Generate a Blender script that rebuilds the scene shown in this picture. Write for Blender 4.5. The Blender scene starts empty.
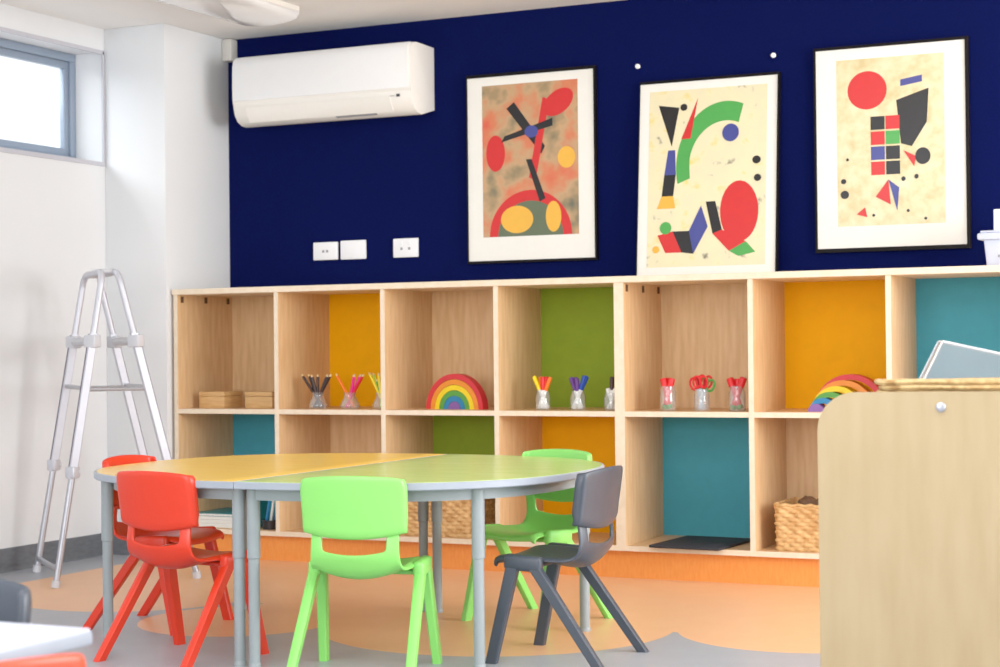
import bpy, bmesh, math, random
from mathutils import Vector, Matrix
random.seed(7)
S = 1.12                       # whole scene is modelled in survey units, then scaled to metres
PI = math.pi
scene = bpy.context.scene
COL = scene.collection

# ------------------------------------------------------------------ materials
def lin(c):
    return tuple((x/255/12.92 if x/255 <= .04045 else ((x/255+.055)/1.055)**2.4) for x in c)
MATS = {}
def nt(name):
    m = bpy.data.materials.new(name); m.use_nodes = True
    return m, m.node_tree.nodes, m.node_tree.links, m.node_tree.nodes['Principled BSDF']
def mat(name, rgb, rough=.5, metal=0, spec=.5, noise=0.0, nscale=30, bump=0.0, bscale=200, coat=0, stretch=None, rgb2=None, trans=0, ior=1.45, alpha=1):
    if name in MATS: return MATS[name]
    m, n, l, b = nt(name)
    c = lin(rgb)
    b.inputs['Base Color'].default_value = (*c, 1)
    b.inputs['Roughness'].default_value = rough
    b.inputs['Metallic'].default_value = metal
    b.inputs['Specular IOR Level'].default_value = spec
    b.inputs['Coat Weight'].default_value = coat
    b.inputs['Transmission Weight'].default_value = trans
    b.inputs['IOR'].default_value = ior
    b.inputs['Alpha'].default_value = alpha
    tc = n.new('ShaderNodeTexCoord'); mp = n.new('ShaderNodeMapping')
    l.new(tc.outputs['Object'], mp.inputs[0])
    if stretch: mp.inputs['Scale'].default_value = stretch
    nz = n.new('ShaderNodeTexNoise'); nz.inputs['Scale'].default_value = nscale; nz.inputs['Detail'].default_value = 4
    l.new(mp.outputs[0], nz.inputs[0])
    mx = n.new('ShaderNodeMix'); mx.data_type = 'RGBA'
    c2 = lin(rgb2) if rgb2 else tuple(x*(1-noise) for x in c)
    mx.inputs[6].default_value = (*c, 1); mx.inputs[7].default_value = (*c2, 1)
    rp = n.new('ShaderNodeMapRange'); rp.inputs[1].default_value = .35; rp.inputs[2].default_value = .68
    l.new(nz.outputs[0], rp.inputs[0]); l.new(rp.outputs[0], mx.inputs[0])
    if noise or rgb2: l.new(mx.outputs[2], b.inputs['Base Color'])
    if bump:
        nb = n.new('ShaderNodeTexNoise'); nb.inputs['Scale'].default_value = bscale; nb.inputs['Detail'].default_value = 2
        l.new(mp.outputs[0], nb.inputs[0])
        bp = n.new('ShaderNodeBump'); bp.inputs['Strength'].default_value = bump; bp.inputs['Distance'].default_value = .002
        l.new(nb.outputs[0], bp.inputs['Height']); l.new(bp.outputs[0], b.inputs['Normal'])
    MATS[name] = m
    return m
def glass_mat(name, tint, gloss=.12):
    m, n, l, b = nt(name)
    n.remove(b)
    t = n.new('ShaderNodeBsdfTransparent'); t.inputs[0].default_value = (*tint, 1)
    g = n.new('ShaderNodeBsdfGlossy'); g.inputs['Roughness'].default_value = .05
    d = n.new('ShaderNodeBsdfDiffuse'); d.inputs[0].default_value = (.9, .92, .95, 1)
    fr = n.new('ShaderNodeLayerWeight'); fr.inputs[0].default_value = .35
    mr = n.new('ShaderNodeMapRange'); mr.inputs[3].default_value = gloss*.4; mr.inputs[4].default_value = min(1, gloss*4)
    l.new(fr.outputs['Facing'], mr.inputs[0])
    ms = n.new('ShaderNodeMixShader'); l.new(mr.outputs[0], ms.inputs[0]); l.new(t.outputs[0], ms.inputs[1]); l.new(g.outputs[0], ms.inputs[2])
    m2 = n.new('ShaderNodeMixShader'); m2.inputs[0].default_value = gloss*.6
    l.new(ms.outputs[0], m2.inputs[1]); l.new(d.outputs[0], m2.inputs[2])
    l.new(m2.outputs[0], n['Material Output'].inputs[0])
    return m
M = {}
M['wall'] = mat('white_paint', (220, 222, 224), .6, noise=.02, nscale=3, bump=.05, bscale=300)
M['ceil'] = mat('ceiling_paint', (240, 238, 235), .7, noise=.015, nscale=4)
M['felt'] = mat('navy_felt', (7, 16, 70), 1.0, spec=.08, noise=.22, nscale=120, bump=.5, bscale=500)
M['birch'] = mat('birch_ply', (228, 190, 143), .42, spec=.4, rgb2=(214, 172, 123), nscale=9, stretch=(6, 6, .7), bump=.03)
M['edge'] = mat('birch_edge', (238, 221, 197), .42, spec=.4, rgb2=(231, 212, 184), nscale=30)
M['bcab'] = mat('pale_birch_ply', (176, 155, 119), .5, spec=.3, rgb2=(168, 146, 109), nscale=5, stretch=(5, 5, .8))
M['yel'] = mat('yellow_panel', (246, 172, 0), .6, spec=.15, noise=.04, nscale=20)
M['grn'] = mat('green_panel', (136, 160, 44), .6, spec=.15, noise=.05, nscale=20)
M['tea'] = mat('teal_panel', (72, 162, 184), .6, spec=.15, noise=.05, nscale=20)
M['plinth'] = mat('orange_ply', (242, 154, 74), .45, rgb2=(234, 142, 62), nscale=40, stretch=(3, 3, .6))
M['tyel'] = mat('yellow_laminate', (252, 210, 96), .24, spec=.7, rgb2=(250, 203, 82), nscale=14, stretch=(.5, 4, 1))
M['tgrn'] = mat('green_laminate', (196, 226, 138), .24, spec=.7, rgb2=(186, 220, 118), nscale=14, stretch=(.5, 4, 1))
M['twht'] = mat('white_laminate', (196, 201, 218), .3, noise=.02)
M['band'] = mat('grey_edge_band', (158, 166, 178), .4, noise=.04)
M['steel'] = mat('grey_powder_steel', (146, 155, 158), .38, spec=.5, noise=.03)
M['rubber'] = mat('dark_rubber', (52, 54, 58), .7, noise=.1)
M['redp'] = mat('red_plastic', (222, 54, 28), .3, spec=.5, noise=.05, nscale=8, bump=.04, bscale=400)
M['orgp'] = mat('orange_red_plastic', (240, 74, 40), .32, spec=.5, noise=.04, nscale=8)
M['grnp'] = mat('lime_plastic', (136, 218, 104), .34, spec=.5, noise=.04, nscale=8, bump=.04, bscale=400)
M['drkp'] = mat('charcoal_plastic', (60, 67, 78), .36, spec=.6, noise=.05, nscale=8, bump=.04, bscale=400)
M['alu'] = mat('aluminium', (176, 178, 186), .35, metal=.6, noise=.06, nscale=40)
M['aluw'] = mat('white_aluminium', (196, 197, 206), .4, metal=.3, noise=.03)
M['alud'] = mat('dark_rail_groove', (96, 92, 108), .5, noise=.05)
M['clamp'] = mat('grey_nylon', (196, 197, 203), .5, noise=.05)
M['frame'] = mat('blue_grey_aluminium', (138, 152, 170), .35, metal=.2, noise=.03)
M['trim'] = mat('grey_trim', (186, 186, 194), .45, noise=.03)
M['vinyl'] = mat('grey_vinyl_skirting', (104, 108, 112), .5, rgb2=(88, 92, 98), nscale=18, stretch=(1, 1, 4))
M['acw'] = mat('white_gloss_plastic', (240, 240, 240), .16, spec=.5, coat=.4, noise=.01)
M['acb'] = mat('white_satin_plastic', (238, 234, 226), .35, noise=.01)
M['dark'] = mat('dark_display', (40, 40, 46), .3, noise=.02)
M['grey'] = mat('grey_print', (150, 150, 155), .5, noise=.02)
M['plate'] = mat('white_switch_plate', (242, 242, 244), .3, noise=.01)
M['beige'] = mat('off_white_plastic', (214, 210, 202), .45, noise=.02)
M['pframe'] = mat('dark_picture_frame', (16, 11, 13), .5, spec=.15, noise=.1)
M['mattb'] = mat('cream_mat_board', (238, 236, 228), .6, noise=.015)
M['wbox'] = mat('box_beech', (224, 180, 122), .5, rgb2=(206, 158, 98), nscale=14, stretch=(1, 1, 8))
M['tray'] = mat('black_felt_mat', (38, 41, 50), .7, noise=.08)
M['paper'] = mat('white_paper', (232, 232, 226), .7, noise=.03)
M['raffia'] = mat('tan_seagrass', (206, 176, 122), .7, rgb2=(160, 122, 70), nscale=60)
M['basket'] = mat('wicker', (226, 184, 126), .6, rgb2=(190, 142, 84), nscale=45, bump=.2, bscale=300)
M['basketd'] = mat('dark_wicker', (104, 72, 48), .7, noise=.3, nscale=50)
M['tubp'] = mat('milky_plastic', (206, 212, 232), .3, noise=.02)
M['glass'] = glass_mat('jar_glass', (.93, .95, .95), .22)
M['clear'] = glass_mat('clear_plastic', (.95, .96, .98), .10)
M['clearrim'] = glass_mat('clear_plastic_rim', (.9, .92, .95), .55)
M['pane'] = glass_mat('window_glass', (.97, .98, .99), .05)
def cm(name, rgb, rough=.4): return mat(name, rgb, rough, noise=.04)
PAL = dict(brown=(58, 34, 32), black=(40, 34, 38), orange=(246, 116, 20), red=(222, 28, 34), pink=(238, 40, 140), yellow=(250, 218, 20),
           green=(70, 150, 60), lime=(190, 210, 50), purple=(92, 46, 130), blue=(22, 70, 170), white=(238, 236, 232), teal=(30, 130, 140), mid=(20, 100, 180), skyb=(40, 130, 190), navy=(44, 42, 110), wood=(230, 196, 140))
for k, v in PAL.items(): M['c_'+k] = cm('tint_'+k, v)

# floor : grey sheet vinyl with inlaid round orange shapes
def floor_mat():
    m, n, l, b = nt('floor_vinyl')
    tc = n.new('ShaderNodeTexCoord'); sp = n.new('ShaderNodeSeparateXYZ'); l.new(tc.outputs['Object'], sp.inputs[0])
    def math_(op, a, bb=None, cc=None):
        q = n.new('ShaderNodeMath'); q.operation = op
        for i, v in enumerate((a, bb, cc)):
            if v is None: continue
            if isinstance(v, (int, float)): q.inputs[i].default_value = v
            else: l.new(v, q.inputs[i])
        return q.outputs[0]
    X, Y = sp.outputs[0], sp.outputs[1]
    acc = None
    def union(v):
        nonlocal acc
        acc = v if acc is None else math_('MAXIMUM', acc, v)
    for cx, cy, r in [(2.736, -.856, .35), (1.897, -1.073, .51), (1.142, -1.27, .293), (.50, -.885, .425), (3.42, -.95, .42)]:
        dx = math_('SUBTRACT', X, cx*S); dy = math_('SUBTRACT', Y, cy*S)
        d = math_('SQRT', math_('ADD', math_('MULTIPLY', dx, dx), math_('MULTIPLY', dy, dy)))
        union(math_('SUBTRACT', r*S, d))
    def half(x0, y0): return math_('MINIMUM', math_('SUBTRACT', X, x0*S), math_('SUBTRACT', Y, y0*S))
    union(half(1.02, -1.0)); union(half(-.05, -.945)); union(math_('MINIMUM', half(1.08, -1.22), math_('SUBTRACT', 1.98*S, X)))
    mask = math_('GREATER_THAN', acc, 0.0)
    nz = n.new('ShaderNodeTexNoise'); nz.inputs['Scale'].default_value = 9; nz.inputs['Detail'].default_value = 6; l.new(tc.outputs['Object'], nz.inputs[0])
    def two(c1, c2):
        mx = n.new('ShaderNodeMix'); mx.data_type = 'RGBA'; mx.inputs[6].default_value = (*lin(c1), 1); mx.inputs[7].default_value = (*lin(c2), 1)
        l.new(nz.outputs[0], mx.inputs[0]); return mx.outputs[2]
    mx = n.new('ShaderNodeMix'); mx.data_type = 'RGBA'; l.new(mask, mx.inputs[0])
    l.new(two((156, 160, 168), (172, 175, 182)), mx.inputs[6]); l.new(two((236, 178, 128), (243, 190, 144)), mx.inputs[7])
    l.new(mx.outputs[2], b.inputs['Base Color'])
    b.inputs['Roughness'].default_value = .36; b.inputs['Specular IOR Level'].default_value = .45
    return m
M['floor'] = floor_mat()

# ------------------------------------------------------------------ mesh helpers
def link(o, parent=None):
    COL.objects.link(o)
    if parent is not None: o.parent = parent
    return o
def finish(name, bm, m, parent=None, smooth=False, loc=None, rot=None):
    bmesh.ops.recalc_face_normals(bm, faces=bm.faces)
    me = bpy.data.meshes.new(name); bm.to_mesh(me); bm.free()
    for mm in (m if isinstance(m, (list, tuple)) else [m]): me.materials.append(mm)
    if smooth:
        me.polygons.foreach_set('use_smooth', [True]*len(me.polygons))
        if smooth != 'all': me.set_sharp_from_angle(angle=math.radians(38))
    o = bpy.data.objects.new(name, me)
    if loc: o.location = loc
    if rot: o.rotation_euler = rot
    return link(o, parent)
def B(): return bmesh.new()
def add_box(bm, x0, x1, y0, y1, z0, z1, bev=0, seg=2, mtx=None, mi=0):
    vs = [bm.verts.new(v) for v in ((x0,y0,z0),(x1,y0,z0),(x1,y1,z0),(x0,y1,z0),(x0,y0,z1),(x1,y0,z1),(x1,y1,z1),(x0,y1,z1))]
    fs = [bm.faces.new([vs[i] for i in f]) for f in ((0,3,2,1),(4,5,6,7),(0,1,5,4),(1,2,6,5),(2,3,7,6),(3,0,4,7))]
    for f in fs: f.material_index = mi
    if mtx is not None: bmesh.ops.transform(bm, matrix=mtx, verts=vs)
    if bev:
        es = list({e for f in fs for e in f.edges})
        bmesh.ops.bevel(bm, geom=es, offset=bev, segments=seg, profile=.5, affect='EDGES')
    return bm
def box(name, dims, m, parent=None, bev=0, seg=2, smooth=True):
    return finish(name, add_box(B(), *dims, bev, seg), m, parent, smooth=smooth if bev else False)
def add_prism(bm, pts, z0, z1, axis='z', bev=0):
    """extrude a closed 2-D outline; axis z: (x,y)->z ; axis x: (y,z)->x ; axis y: (x,z)->y"""
    def P(a, b, c): return {'z': (a, b, c), 'x': (c, a, b), 'y': (a, c, b)}[axis]
    lo = [bm.verts.new(P(a, b, z0)) for a, b in pts]; hi = [bm.verts.new(P(a, b, z1)) for a, b in pts]
    n = len(pts)
    f1 = bm.faces.new(lo[::-1]); f2 = bm.faces.new(hi)
    for i in range(n): bm.faces.new((lo[i], lo[(i+1)%n], hi[(i+1)%n], hi[i]))
    if bev: bmesh.ops.bevel(bm, geom=list(f1.edges)+list(f2.edges), offset=bev, segments=2, profile=.5, affect='EDGES')
    return bm
def add_lathe(bm, prof, seg=20, cx=0, cy=0, cap=True):
    rings = []
    for r, z in prof: rings.append([bm.verts.new((cx+r*math.cos(2*PI*i/seg), cy+r*math.sin(2*PI*i/seg), z)) for i in range(seg)])
    for a, b in zip(rings, rings[1:]):
        for i in range(seg): bm.faces.new((a[i], a[(i+1)%seg], b[(i+1)%seg], b[i]))
    if cap: bm.faces.new(rings[0][::-1]); bm.faces.new(rings[-1])
    return bm
def frames(path):
    out = []
    up = Vector((0, 0, 1))
    for i, p in enumerate(path):
        a = path[max(0, i-1)]; b = path[min(len(path)-1, i+1)]
        t = (b-a).normalized()
        u = up if abs(t.dot(up)) < .95 else Vector((1, 0, 0))
        if i: u = out[-1][2]
        x = (u - t*u.dot(t)).normalized(); y = t.cross(x)
        out.append((p, y, x))
    return out
def add_tube(bm, path, r, seg=10, closed=False):
    path = [Vector(p) for p in path]; n = len(path)
    rr = r if isinstance(r, (list, tuple)) else [r]*n
    fr = frames(path); rings = []
    for (p, x, y), q in zip(fr, rr):
        rings.append([bm.verts.new(p + x*q*math.cos(2*PI*k/seg) + y*q*math.sin(2*PI*k/seg)) for k in range(seg)])
    prs = list(zip(rings, rings[1:])) + ([(rings[-1], rings[0])] if closed else [])
    for a, b in prs:
        for k in range(seg): bm.faces.new((a[k], a[(k+1)%seg], b[(k+1)%seg], b[k]))
    if not closed: bm.faces.new(rings[0][::-1]); bm.faces.new(rings[-1])
    return bm
def add_bar(bm, a, b, ha, hb, side):
    """tapered chamfered bar from a to b; ha/hb = (half along 'side', half across) ; horizontal end faces"""
    a, b = Vector(a), Vector(b); sx = Vector(side).normalized(); sy = Vector((-sx.y, sx.x, 0))
    rings = []
    for c, (p, q) in ((a, ha), (b, hb)):
        k = .3
        o = [(1, 1-k), (1-k*.6, 1), (-1+k*.6, 1), (-1, 1-k), (-1, -1+k), (-1+k*.6, -1), (1-k*.6, -1), (1, -1+k)]
        rings.append([bm.verts.new(c + sx*p*u + sy*q*v) for u, v in o])
    n = 8
    for k in range(n): bm.faces.new((rings[0][k], rings[0][(k+1)%n], rings[1][(k+1)%n], rings[1][k]))
    bm.faces.new(rings[0][::-1]); bm.faces.new(rings[1])
    return bm
def bake(o):
    dg = bpy.context.evaluated_depsgraph_get()
    me = bpy.data.meshes.new_from_object(o.evaluated_get(dg))
    o.modifiers.clear(); o.data = me
def tag(o, label, cat, group=None):
    o['label'] = label; o['category'] = cat
    if group: o['group'] = group
    return o
def thing(name, loc, label, cat, group=None, rz=0):
    o = bpy.data.objects.new(name, None); o.empty_display_size = .05
    o.location = loc; o.rotation_euler = (0, 0, rz); COL.objects.link(o)
    return tag(o, label, cat, group)
def struct(o): o['kind'] = 'structure'; return o
def copy_tree(o, parent=None):
    c = o.copy(); COL.objects.link(c)
    if parent is not None: c.parent = parent
    for ch in [q for q in COL.objects if q.parent == o]: copy_tree(ch, c)
    return c

# ------------------------------------------------------------------ room
H = 2.0761; XW = -.3041; XC = -.0142; YC = -.0263; YB = .4107
struct(box('floor', (-.6, 7.5, -8.5, .6, -.05, 0), M['floor']))
struct(box('ceiling', (-.6, 7.5, -8.5, .6, H, H+.06), M['ceil']))
struct(box('wall_rear', (XC, 7.5, YB, .6, 0, H), M['wall']))
struct(box('wall_back', (XC, 3.11, YB-.0006, YB+.002, .3, H), M['felt']))
struct(box('wall_pillar', (XW, XC, YC, .6, 0, H), M['wall'], bev=.003))
WY0, WY1, WZ0, WZ1 = -1.35, -.032, 1.544, 1.986
bm = B()
add_box(bm, -.6, XW, -8.5, .6, 0, WZ0); add_box(bm, -.6, XW, -8.5, .6, WZ1, H)
add_box(bm, -.6, XW, -8.5, WY0, WZ0, WZ1); add_box(bm, -.6, XW, WY1, .6, WZ0, WZ1)
struct(finish('wall_left', bm, M['wall']))
# window: frame set back in the reveal, sash, pane
win = bpy.data.objects.new('window_1', None); win.location = (-.46, (WY0+WY1)/2, (WZ0+WZ1)/2); COL.objects.link(win); struct(win)
hy, hz = (WY1-WY0)/2, (WZ1-WZ0)/2
def ring(bm, x0, x1, hy, hz, w, wb=None, bev=.002):
    wb = wb or w
    add_box(bm, x0, x1, -hy, hy, hz-w, hz, bev); add_box(bm, x0, x1, -hy, hy, -hz, -hz+wb, bev)
    add_box(bm, x0, x1, -hy, -hy+w, -hz+wb, hz-w, bev); add_box(bm, x0, x1, hy-w, hy, -hz+wb, hz-w, bev)
    return bm
finish('window_frame', ring(B(), -.02, .02, hy-.001, hz-.001, .032), M['frame'], win, True)
finish('window_sash', ring(B(), -.012, .010, hy-.034, hz-.034, .028), M['frame'], win, True)
finish('window_pane', add_box(B(), -.004, .002, -hy+.06, hy-.06, -hz+.06, hz-.06), M['pane'], win)
bm = B(); t = .011
add_box(bm, XW-.004, XW+.004, WY0, WY1, WZ1-t, WZ1+.004); add_box(bm, XW-.004, XW+.006, WY0, WY1, WZ0-.012, WZ0+.004)
add_box(bm, XW-.004, XW+.004, WY1-.008, WY1+.003, WZ0, WZ1); add_box(bm, XW-.004, XW+.004, WY0, WY0+.008, WZ0, WZ1)
struct(finish('trim_1', bm, M['trim']))
def cove(h, d): return [(0, h), (d*.6, h-.004), (d*.7, .016), (d, .006), (d*2, 0), (0, 0)]
bm = B(); add_prism(bm, [(XW+a, z) for a, z in cove(.087, .006)], -8.5, YC, axis='y')
struct(finish('baseboard_left', bm, M['vinyl']))
bm = B(); add_prism(bm, [(YC-a, z) for a, z in cove(.087, .006)], XW, XC, axis='x')
struct(finish('baseboard_pillar', bm, M['vinyl']))

# ------------------------------------------------------------------ cube shelving
P = .46; T = .018; ZT, ZM, ZB = 1.0395, .5747, .1139; DEP = .3763; TT = .022
def shelf_unit(x0, label, top_cols, bot_cols, dots):
    r = thing('cube_shelf', (x0, 0, 0), label, 'shelf')
    W = 4*P+T
    def bd(name, dims, m=M['birch'], lab=None):
        o = finish(name, shelf_board(dims), [M['birch'], M['edge']], r)
        return o
    def shelf_board(d):
        bm = add_box(B(), *d)
        for f in bm.faces:
            if f.calc_center_median().y < d[2]+1e-5: f.material_index = 1
        return bm
    zb, zt = ZB-T, ZT-TT
    bd('side_panel', (0, T, 0, DEP+.02, zb, zt)); bd('side_panel', (4*P, W, 0, DEP+.02, zb, zt))
    for k in (1, 2, 3): bd('divider', (k*P, k*P+T, 0, DEP, ZB, zt))
    bd('bottom_board', (T, 4*P, 0, DEP+.02, zb, ZB))
    for k in range(4):
        bd('shelf_board', (k*P+T, k*P+P, .001, DEP, ZM-T, ZM))
        for cols, z0, z1 in ((top_cols, ZM, zt), (bot_cols, ZB, ZM-T)):
            c = cols[k]
            o = box('back_panel', (k*P+T, k*P+P, DEP, DEP+.012, z0, z1), M[c])
            o.parent = r
            if c != 'birch': o['label'] = {'yel': 'yellow', 'grn': 'green', 'tea': 'teal'}[c]+' back panel'
    pl = box('plinth', (.0, W, .03, .05, 0, zb), M['plinth'], r); pl['label'] = 'orange plywood plinth'
    for y in dots:
        o = box('screw_cover', (T, T+.003, y-.008, y+.008, zt-.03, zt-.006), M['basketd'], r)
    return r
shelf_unit(0, 'left birch cube shelf unit under the air conditioner', ['birch', 'yel', 'birch', 'grn'], ['tea', 'birch', 'grn', 'yel'], (.03, .19, .345))
X5 = 4*P+T
shelf_unit(X5, 'right birch cube shelf unit with black mat in its lower teal cube', ['birch', 'yel', 'tea', 'birch'], ['tea', 'birch', 'birch', 'yel'], (.03, .19, .345))
bm = add_box(B(), -.004, X5*2+.004, -.006, YB-.002, ZT-TT, ZT, .0015, 1)
tag(finish('worktop', bm, M['edge']), 'long pale birch top board across both cube shelves', 'worktop')

# ------------------------------------------------------------------ wall equipment
ac = thing('air_conditioner', (.54, YB, 1.69), 'white wall-mounted split air conditioner on the navy wall', 'air conditioner')
def acp(pts): return [(y-YB, z-1.69) for y, z in pts]
full = acp([(.4105, 1.966), (.262, 1.966), (.236, 1.962), (.222, 1.950), (.2145, 1.925), (.2137, 1.85), (.2140, 1.785), (.218, 1.781), (.2175, 1.776), (.220, 1.755), (.229, 1.732), (.247, 1.710), (.275, 1.697), (.305, 1.694), (.4105, 1.722)])
bm = add_prism(B(), full, -.402, .402, axis='x', bev=.004); finish('casing', bm, M['acb'], ac, True)
fp = acp([(.236, 1.9645), (.219, 1.952), (.2112, 1.926), (.2102, 1.85), (.2107, 1.788), (.2145, 1.788), (.2145, 1.925), (.224, 1.948), (.238, 1.961)])
bm = add_prism(B(), fp, -.400, .392, axis='x', bev=.0015); finish('front_panel', bm, M['acw'], ac, True)
lv = acp([(.2165, 1.764), (.2215, 1.748), (.231, 1.727), (.249, 1.706), (.252, 1.709), (.235, 1.729), (.225, 1.749), (.2195, 1.765)])
bm = add_prism(B(), [(y-.003, z-.002) for y, z in lv], -.34, .31, axis='x'); finish('air_louver', bm, M['acb'], ac, True)
bm = add_prism(B(), acp([(.247, 1.706), (.262, 1.6985), (.2625, 1.701), (.249, 1.709)]), .05, .23, axis='x'); finish('outlet_gap', bm, M['grey'], ac)
box('display', (.338, .352, -.1945, -.190, .066, .076), M['dark'], ac)
box('name_mark', (.285, .328, -.1945, -.1915, .069, .0715), M['grey'], ac)

def plate(x0, x1, z0, z1, label, kind):
    r = thing('power_outlet' if kind else 'blank_wall_plate', ((x0+x1)/2, YB, (z0+z1)/2), label, 'outlet' if kind else 'wall plate')
    w, h = (x1-x0)/2, (z1-z0)/2
    box('faceplate', (-w, w, -.010, 0, -h, h), M['plate'], r, .003)
    if kind == 1:
        for s in (-.009, .009): box('socket', (s-.005, s+.005, -.012, -.009, -.006, .004), M['grey'], r, .001)
    if kind == 2:
        for s in (-.017, .017):
            box('socket', (s-.005, s+.005, -.012, -.009, -.008, .002), M['grey'], r, .001)
            box('rocker_switch', (s-.006, s+.006, -.0135, -.009, .012, .026), M['plate'], r, .001)
plate(.391, .504, 1.157, 1.228, 'white outlet plate left of the blank plate on navy wall', 1)
plate(.517, .632, 1.156, 1.231, 'plain blank white wall plate between the two outlets', 0)
plate(.756, .866, 1.156, 1.230, 'white outlet plate standing apart, nearest the first picture', 2)

o = box('alarm_sensor', (XC+.001, .034, .363, YB, 1.983, 2.073), M['beige'], None, .006)
tag(o, 'small off-white sensor box in the corner beside the air conditioner', 'sensor')
cl = thing('ceiling_light', (.475, -.86, H), 'long white batten light with rounded diffuser on the ceiling', 'light')
box('light_housing', (-.15, .15, -.80, .80, -.022, 0), M['acb'], cl, .004)
prof = [(-.146*math.cos(PI*k/28), -.018-.040*math.sin(PI*k/28)**.8) for k in range(29)]
bm = add_prism(B(), prof, -.805, .81, axis='y', bev=.008); finish('light_diffuser', bm, M['acw'], cl, True)

# pictures
def print_mat(name, cols, scale, speck=False):
    m, n, l, b = nt(name)
    tc = n.new('ShaderNodeTexCoord'); nz = n.new('ShaderNodeTexNoise'); nz.inputs['Scale'].default_value = scale; nz.inputs['Detail'].default_value = 3
    l.new(tc.outputs['Object'], nz.inputs[0])
    cr = n.new('ShaderNodeValToRGB'); l.new(nz.outputs[0], cr.inputs[0])
    e = cr.color_ramp.elements
    while len(e) < len(cols): e.new(.5)
    for i, (p, c) in enumerate(cols): e[i].position = p; e[i].color = (*lin(c), 1)
    l.new(cr.outputs[0], b.inputs['Base Color']); b.inputs['Roughness'].default_value = .3
    return m
PM = [print_mat('warm_mottled_print', [(.3, (70, 84, 76)), (.42, (150, 128, 92)), (.5, (190, 152, 110)), (.6, (206, 120, 80)), (.72, (214, 84, 60))], 7),
      print_mat('cream_speckled_print', [(.28, (120, 116, 96)), (.36, (228, 218, 180)), (.6, (234, 222, 180)), (.75, (226, 208, 120))], 16),
      print_mat('sand_print', [(.3, (206, 186, 132)), (.5, (224, 206, 158)), (.7, (232, 218, 178))], 22)]
ART = [cm('art_black', (20, 18, 20), .35), cm('art_red', (206, 34, 34), .35), cm('art_green', (70, 160, 72), .35), cm('art_blue', (60, 66, 140), .35), cm('art_yellow', (236, 176, 60), .35), cm('art_cream', (226, 222, 196), .35), cm('art_olive', (92, 104, 78), .35)]
def ell(cx, cy, rx, ry, rot=0, a0=0, a1=360, n=28):
    o = []
    for i in range(n + (a1-a0 < 360)):
        t = math.radians(a0+(a1-a0)*i/n); x, y = rx*math.cos(t), ry*math.sin(t); c, s = math.cos(rot), math.sin(rot)
        o.append((cx+x*c-y*s, cy+x*s+y*c))
    return o
def arcband(cx, cy, rx, ry, w, a0, a1): return ell(cx, cy, rx, ry, 0, a0, a1) + ell(cx, cy, rx-w, ry-w, 0, a0, a1)[::-1]
def picture(x0, x1, z0, z1, yb, tilt, marg, label, pm, art, fw, rx=0):
    w, h = (x1-x0), (z1-z0)
    r = thing('framed_picture', ((x0+x1)/2, yb, z0), label, 'picture'); r.rotation_euler = (tilt, 0, 0)
    d = .022; hw = w/2
    bm = B(); L, R_, Tp, Bt = fw
    add_box(bm, -hw, -hw+L, -d, 0, 0, h, .001); add_box(bm, hw-R_, hw, -d, 0, 0, h, .001)
    add_box(bm, -hw+L, hw-R_, -d, 0, h-Tp, h, .001); add_box(bm, -hw+L, hw-R_, -d, 0, 0, Bt, .001)
    finish('picture_frame', bm, M['pframe'], r)
    box('mat_board', (-hw+L, hw-R_, -d*.75, -.003, Bt, h-Tp), M['mattb'], r)
    ml, mr, mt, mb = marg
    px0, px1, pz0, pz1 = -hw+ml*w, -hw+mr*w, mb*h, h*(1-mt)
    bm = B(); y = -d*.75-.0004
    def poly(pts, mi, k):
        vs = [bm.verts.new((px0+(px1-px0)*u, y-.00012*k, pz0+(pz1-pz0)*v)) for u, v in pts]
        f = bm.faces.new(vs); f.material_index = mi; bmesh.ops.triangulate(bm, faces=[f])
    poly([(0, 0), (1, 0), (1, 1), (0, 1)], 0, 0)
    for k, (pts, mi) in enumerate(art): poly([(min(max(u, 0), 1), min(max(v, 0), 1)) for u, v in pts], mi+1, k+1)
    o = finish('art_print', bm, [PM[pm]]+ART, r)
    for p in o.data.polygons:
        if p.normal.y > 0: p.flip()
    return r
# generic abstract prints
a1 = [(ell(.5, .0, .43, .30, 0, 0, 180), 1), (ell(.5, .0, .34, .23, 0, 0, 180), 6), (ell(.36, .11, .17, .09), 4), (ell(.74, .12, .08, .10), 4),
      (ell(.80, .86, .16, .08, .3), 1), (ell(.14, .55, .10, .12), 1), (ell(.88, .50, .09, .07), 4),
      ([(.26, .84), (.34, .88), (.66, .58), (.62, .53)], 0), ([(.64, .90), (.71, .88), (.56, .36), (.49, .38)], 1), ([(.20, .62), (.24, .66), (.74, .76), (.74, .71)], 0), ([(.46, .50), (.52, .50), (.66, .24), (.60, .22)], 0), (ell(.52, .68, .07, .04), 3)]
a2 = [(arcband(.66, .56, .42, .36, .11, 70, 195), 2), (ell(.78, .30, .16, .17, .15), 1), ([(.08, .92), (.20, .68), (.26, .90)], 0), ([(.28, .72), (.42, .95), (.36, .72)], 1), ([(.17, .66), (.23, .66), (.24, .52), (.14, .52)], 3), ([(.14, .52), (.24, .52), (.22, .40), (.12, .40)], 0), ([(.12, .40), (.22, .40), (.24, .33), (.08, .33)], 4),
      ([(.09, .18), (.22, .20), (.30, .08), (.16, .08)], 1), ([(.22, .20), (.36, .20), (.40, .07), (.30, .08)], 0), ([(.36, .20), (.46, .34), (.52, .22), (.40, .07)], 3), ([(.50, .36), (.58, .36), (.64, .20), (.56, .18)], 0), ([(.56, .18), (.64, .20), (.84, .13), (.70, .08)], 1), ([(.70, .08), (.84, .13), (.92, .07), (.78, .05)], 2), (ell(.70, .74, .07, .05), 3), (ell(.16, .22, .05, .035), 2),
      (ell(.30, .90, .03, .02), 0), (ell(.92, .58, .035, .022), 0), (ell(.93, .48, .03, .02), 0), (ell(.08, .10, .03, .02), 4)]
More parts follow.
